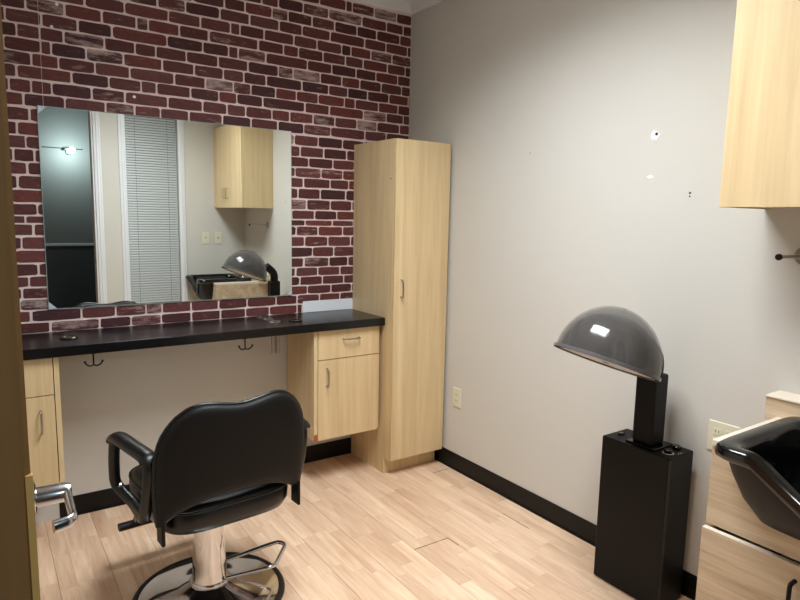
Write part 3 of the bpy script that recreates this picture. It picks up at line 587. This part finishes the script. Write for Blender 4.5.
def sring(ax, ay, z, cy=0, ex=.45, n=64, bow=0):
    out = []
    for i in range(n):
        a = 2*math.pi*i/n; c, s = math.cos(a), math.sin(a); X = ax*math.copysign(abs(c)**ex, c); Y = ay*math.copysign(abs(s)**ex, s)
        out.append((X, cy+Y, z-bow*(Y/ay)))
    return out
se = obj('seat', loft(bmesh.new(), [sring(a, b, z, -.005) for a, b, z in [(.20, .22, .408), (.235, .255, .414), (.248, .268, .44), (.250, .270, .47), (.245, .265, .495), (.228, .248, .513), (.17, .19, .521), (.02, .03, .523)]]), M['vinyl'], t, smooth='all', **L_)
obj('seat_piping', tube(bmesh.new(), [Vector(p) for p in sring(.247, .267, .494, -.005)], .0045, 8, closed=True), M['vinyl'], se, smooth='all', **L_)
# backrest
def hw(v):
    K = [(0, .262), (.15, .269), (.35, .274), (.55, .273), (.70, .264), (.80, .250), (.88, .232), (.95, .208), (1, .180)]
    for (a, p), (b, q) in zip(K, K[1:]):
        if v <= b: return p+(q-p)*(v-a)/(b-a)
    return K[-1][1]
def bpt(u, v, side):
    zb = .552-.085*abs(u)**2.4; ztp = .862+.016*math.sin(math.pi*min(1, abs(u)*.66))**2-.012*abs(u)**6; z = zb+(ztp-zb)*v
    th = .026*math.sqrt(max(0, (1-abs(u)**10)*(1-abs(2*v-1)**10)))+.006
    yc = -.275-.045*max(0, (z-.48))/.42+.042*(abs(u)*hw(v)/.26)**2
    return Vector((u*hw(v), yc+side*th, z))
nu, nv = 36, 20
bm = bmesh.new(); U = [math.sin(math.pi/2*(2*i/nu-1)) for i in range(nu+1)]; V = [.5-.5*math.cos(math.pi*j/nv) for j in range(nv+1)]
G = {s: [[bm.verts.new(bpt(u, v, s)) for u in U] for v in V] for s in (-1, 1)}
for s in (-1, 1):
    for j in range(nv):
        for i in range(nu): bm.faces.new((G[s][j][i], G[s][j][i+1], G[s][j+1][i+1], G[s][j+1][i]))
edge = [(0, i) for i in range(nu+1)]+[(j, nu) for j in range(1, nv+1)]+[(nv, i) for i in range(nu-1, -1, -1)]+[(j, 0) for j in range(nv-1, 0, -1)]
for (a, b), (c, d) in zip(edge, edge[1:]+edge[:1]): bm.faces.new((G[-1][a][b], G[-1][c][d], G[1][c][d], G[1][a][b]))
bk = obj('backrest', bm, M['vinylb'], t, smooth='all', **L_)
obj('back_piping', tube(bmesh.new(), [(bpt(U[b], V[a], -1)+bpt(U[b], V[a], 1))/2 for a, b in edge], .0075, 8, closed=True), M['vinyl'], bk, smooth='all', **L_)
for s in (-1, 1):
    br = bmesh.new(); box(br, s*.252-.006, s*.252+.006, -.262, -.205, .402, .50, bev=.004)
    obj('back_bracket', br, M['black'], t, **L_)
    lp = [(s*.287, -.175, .470), (s*.284, -.222, .60), (s*.283, -.236, .697), (s*.310, .035, .700), (s*.312, .060, .690), (s*.308, .100, .60), (s*.300, .135, .500), (s*.285, .115, .472), (s*.268, .0, .455)]
    P = [Vector(p) for p in lp]; cl = []
    n = len(P)
    for i in range(n):
        a, b, c = P[i-1], P[i], P[(i+1) % n]; q = .035
        s1 = b+(a-b).normalized()*min(q, (a-b).length*.45); e1 = b+(c-b).normalized()*min(q, (c-b).length*.45)
        for k in range(5): tt = k/4; cl.append(s1*(1-tt)**2+b*2*tt*(1-tt)+e1*tt*tt)
    ar = obj('armrest', tube(bmesh.new(), cl, .0165, 12, closed=True, ry=.020, upv=(1, 0, 0)), M['vinyl'], t, smooth='all', **L_)
    pad = [Vector((s*.283, -.240, .690)), Vector((s*.284, -.215, .706)), Vector((s*.297, -.10, .708)), Vector((s*.309, .030, .706)), Vector((s*.312, .062, .688))]
    obj('arm_pad', tube(bmesh.new(), smooth_path(pad, 5), .031, 14, ry=.017), M['vinyl'], ar, smooth='all', **L_)
    bb = lathe(bmesh.new(), [(.011, 0), (.011, .007), (.006, .01)], n=16); bmesh.ops.transform(bb, matrix=Matrix.Translation((s*.284, .112, .490)) @ Matrix.Rotation(R(90*s), 4, 'Y'), verts=bb.verts)
    obj('arm_bolt', bb, M['brushed'], ar, smooth=40, **L_)
    obj('footrest_strut', tube(bmesh.new(), [(s*.15, .20, .40), (s*.17, .33, .28), (s*.175, .37, .20)], .009), M['chrome'], t, smooth=50, **L_)
obj('footrest', tube(bmesh.new(), [(-.235, .375, .195), (.235, .375, .195)], .021, 14, ry=.016), M['rubber'], t, smooth=50, **L_)
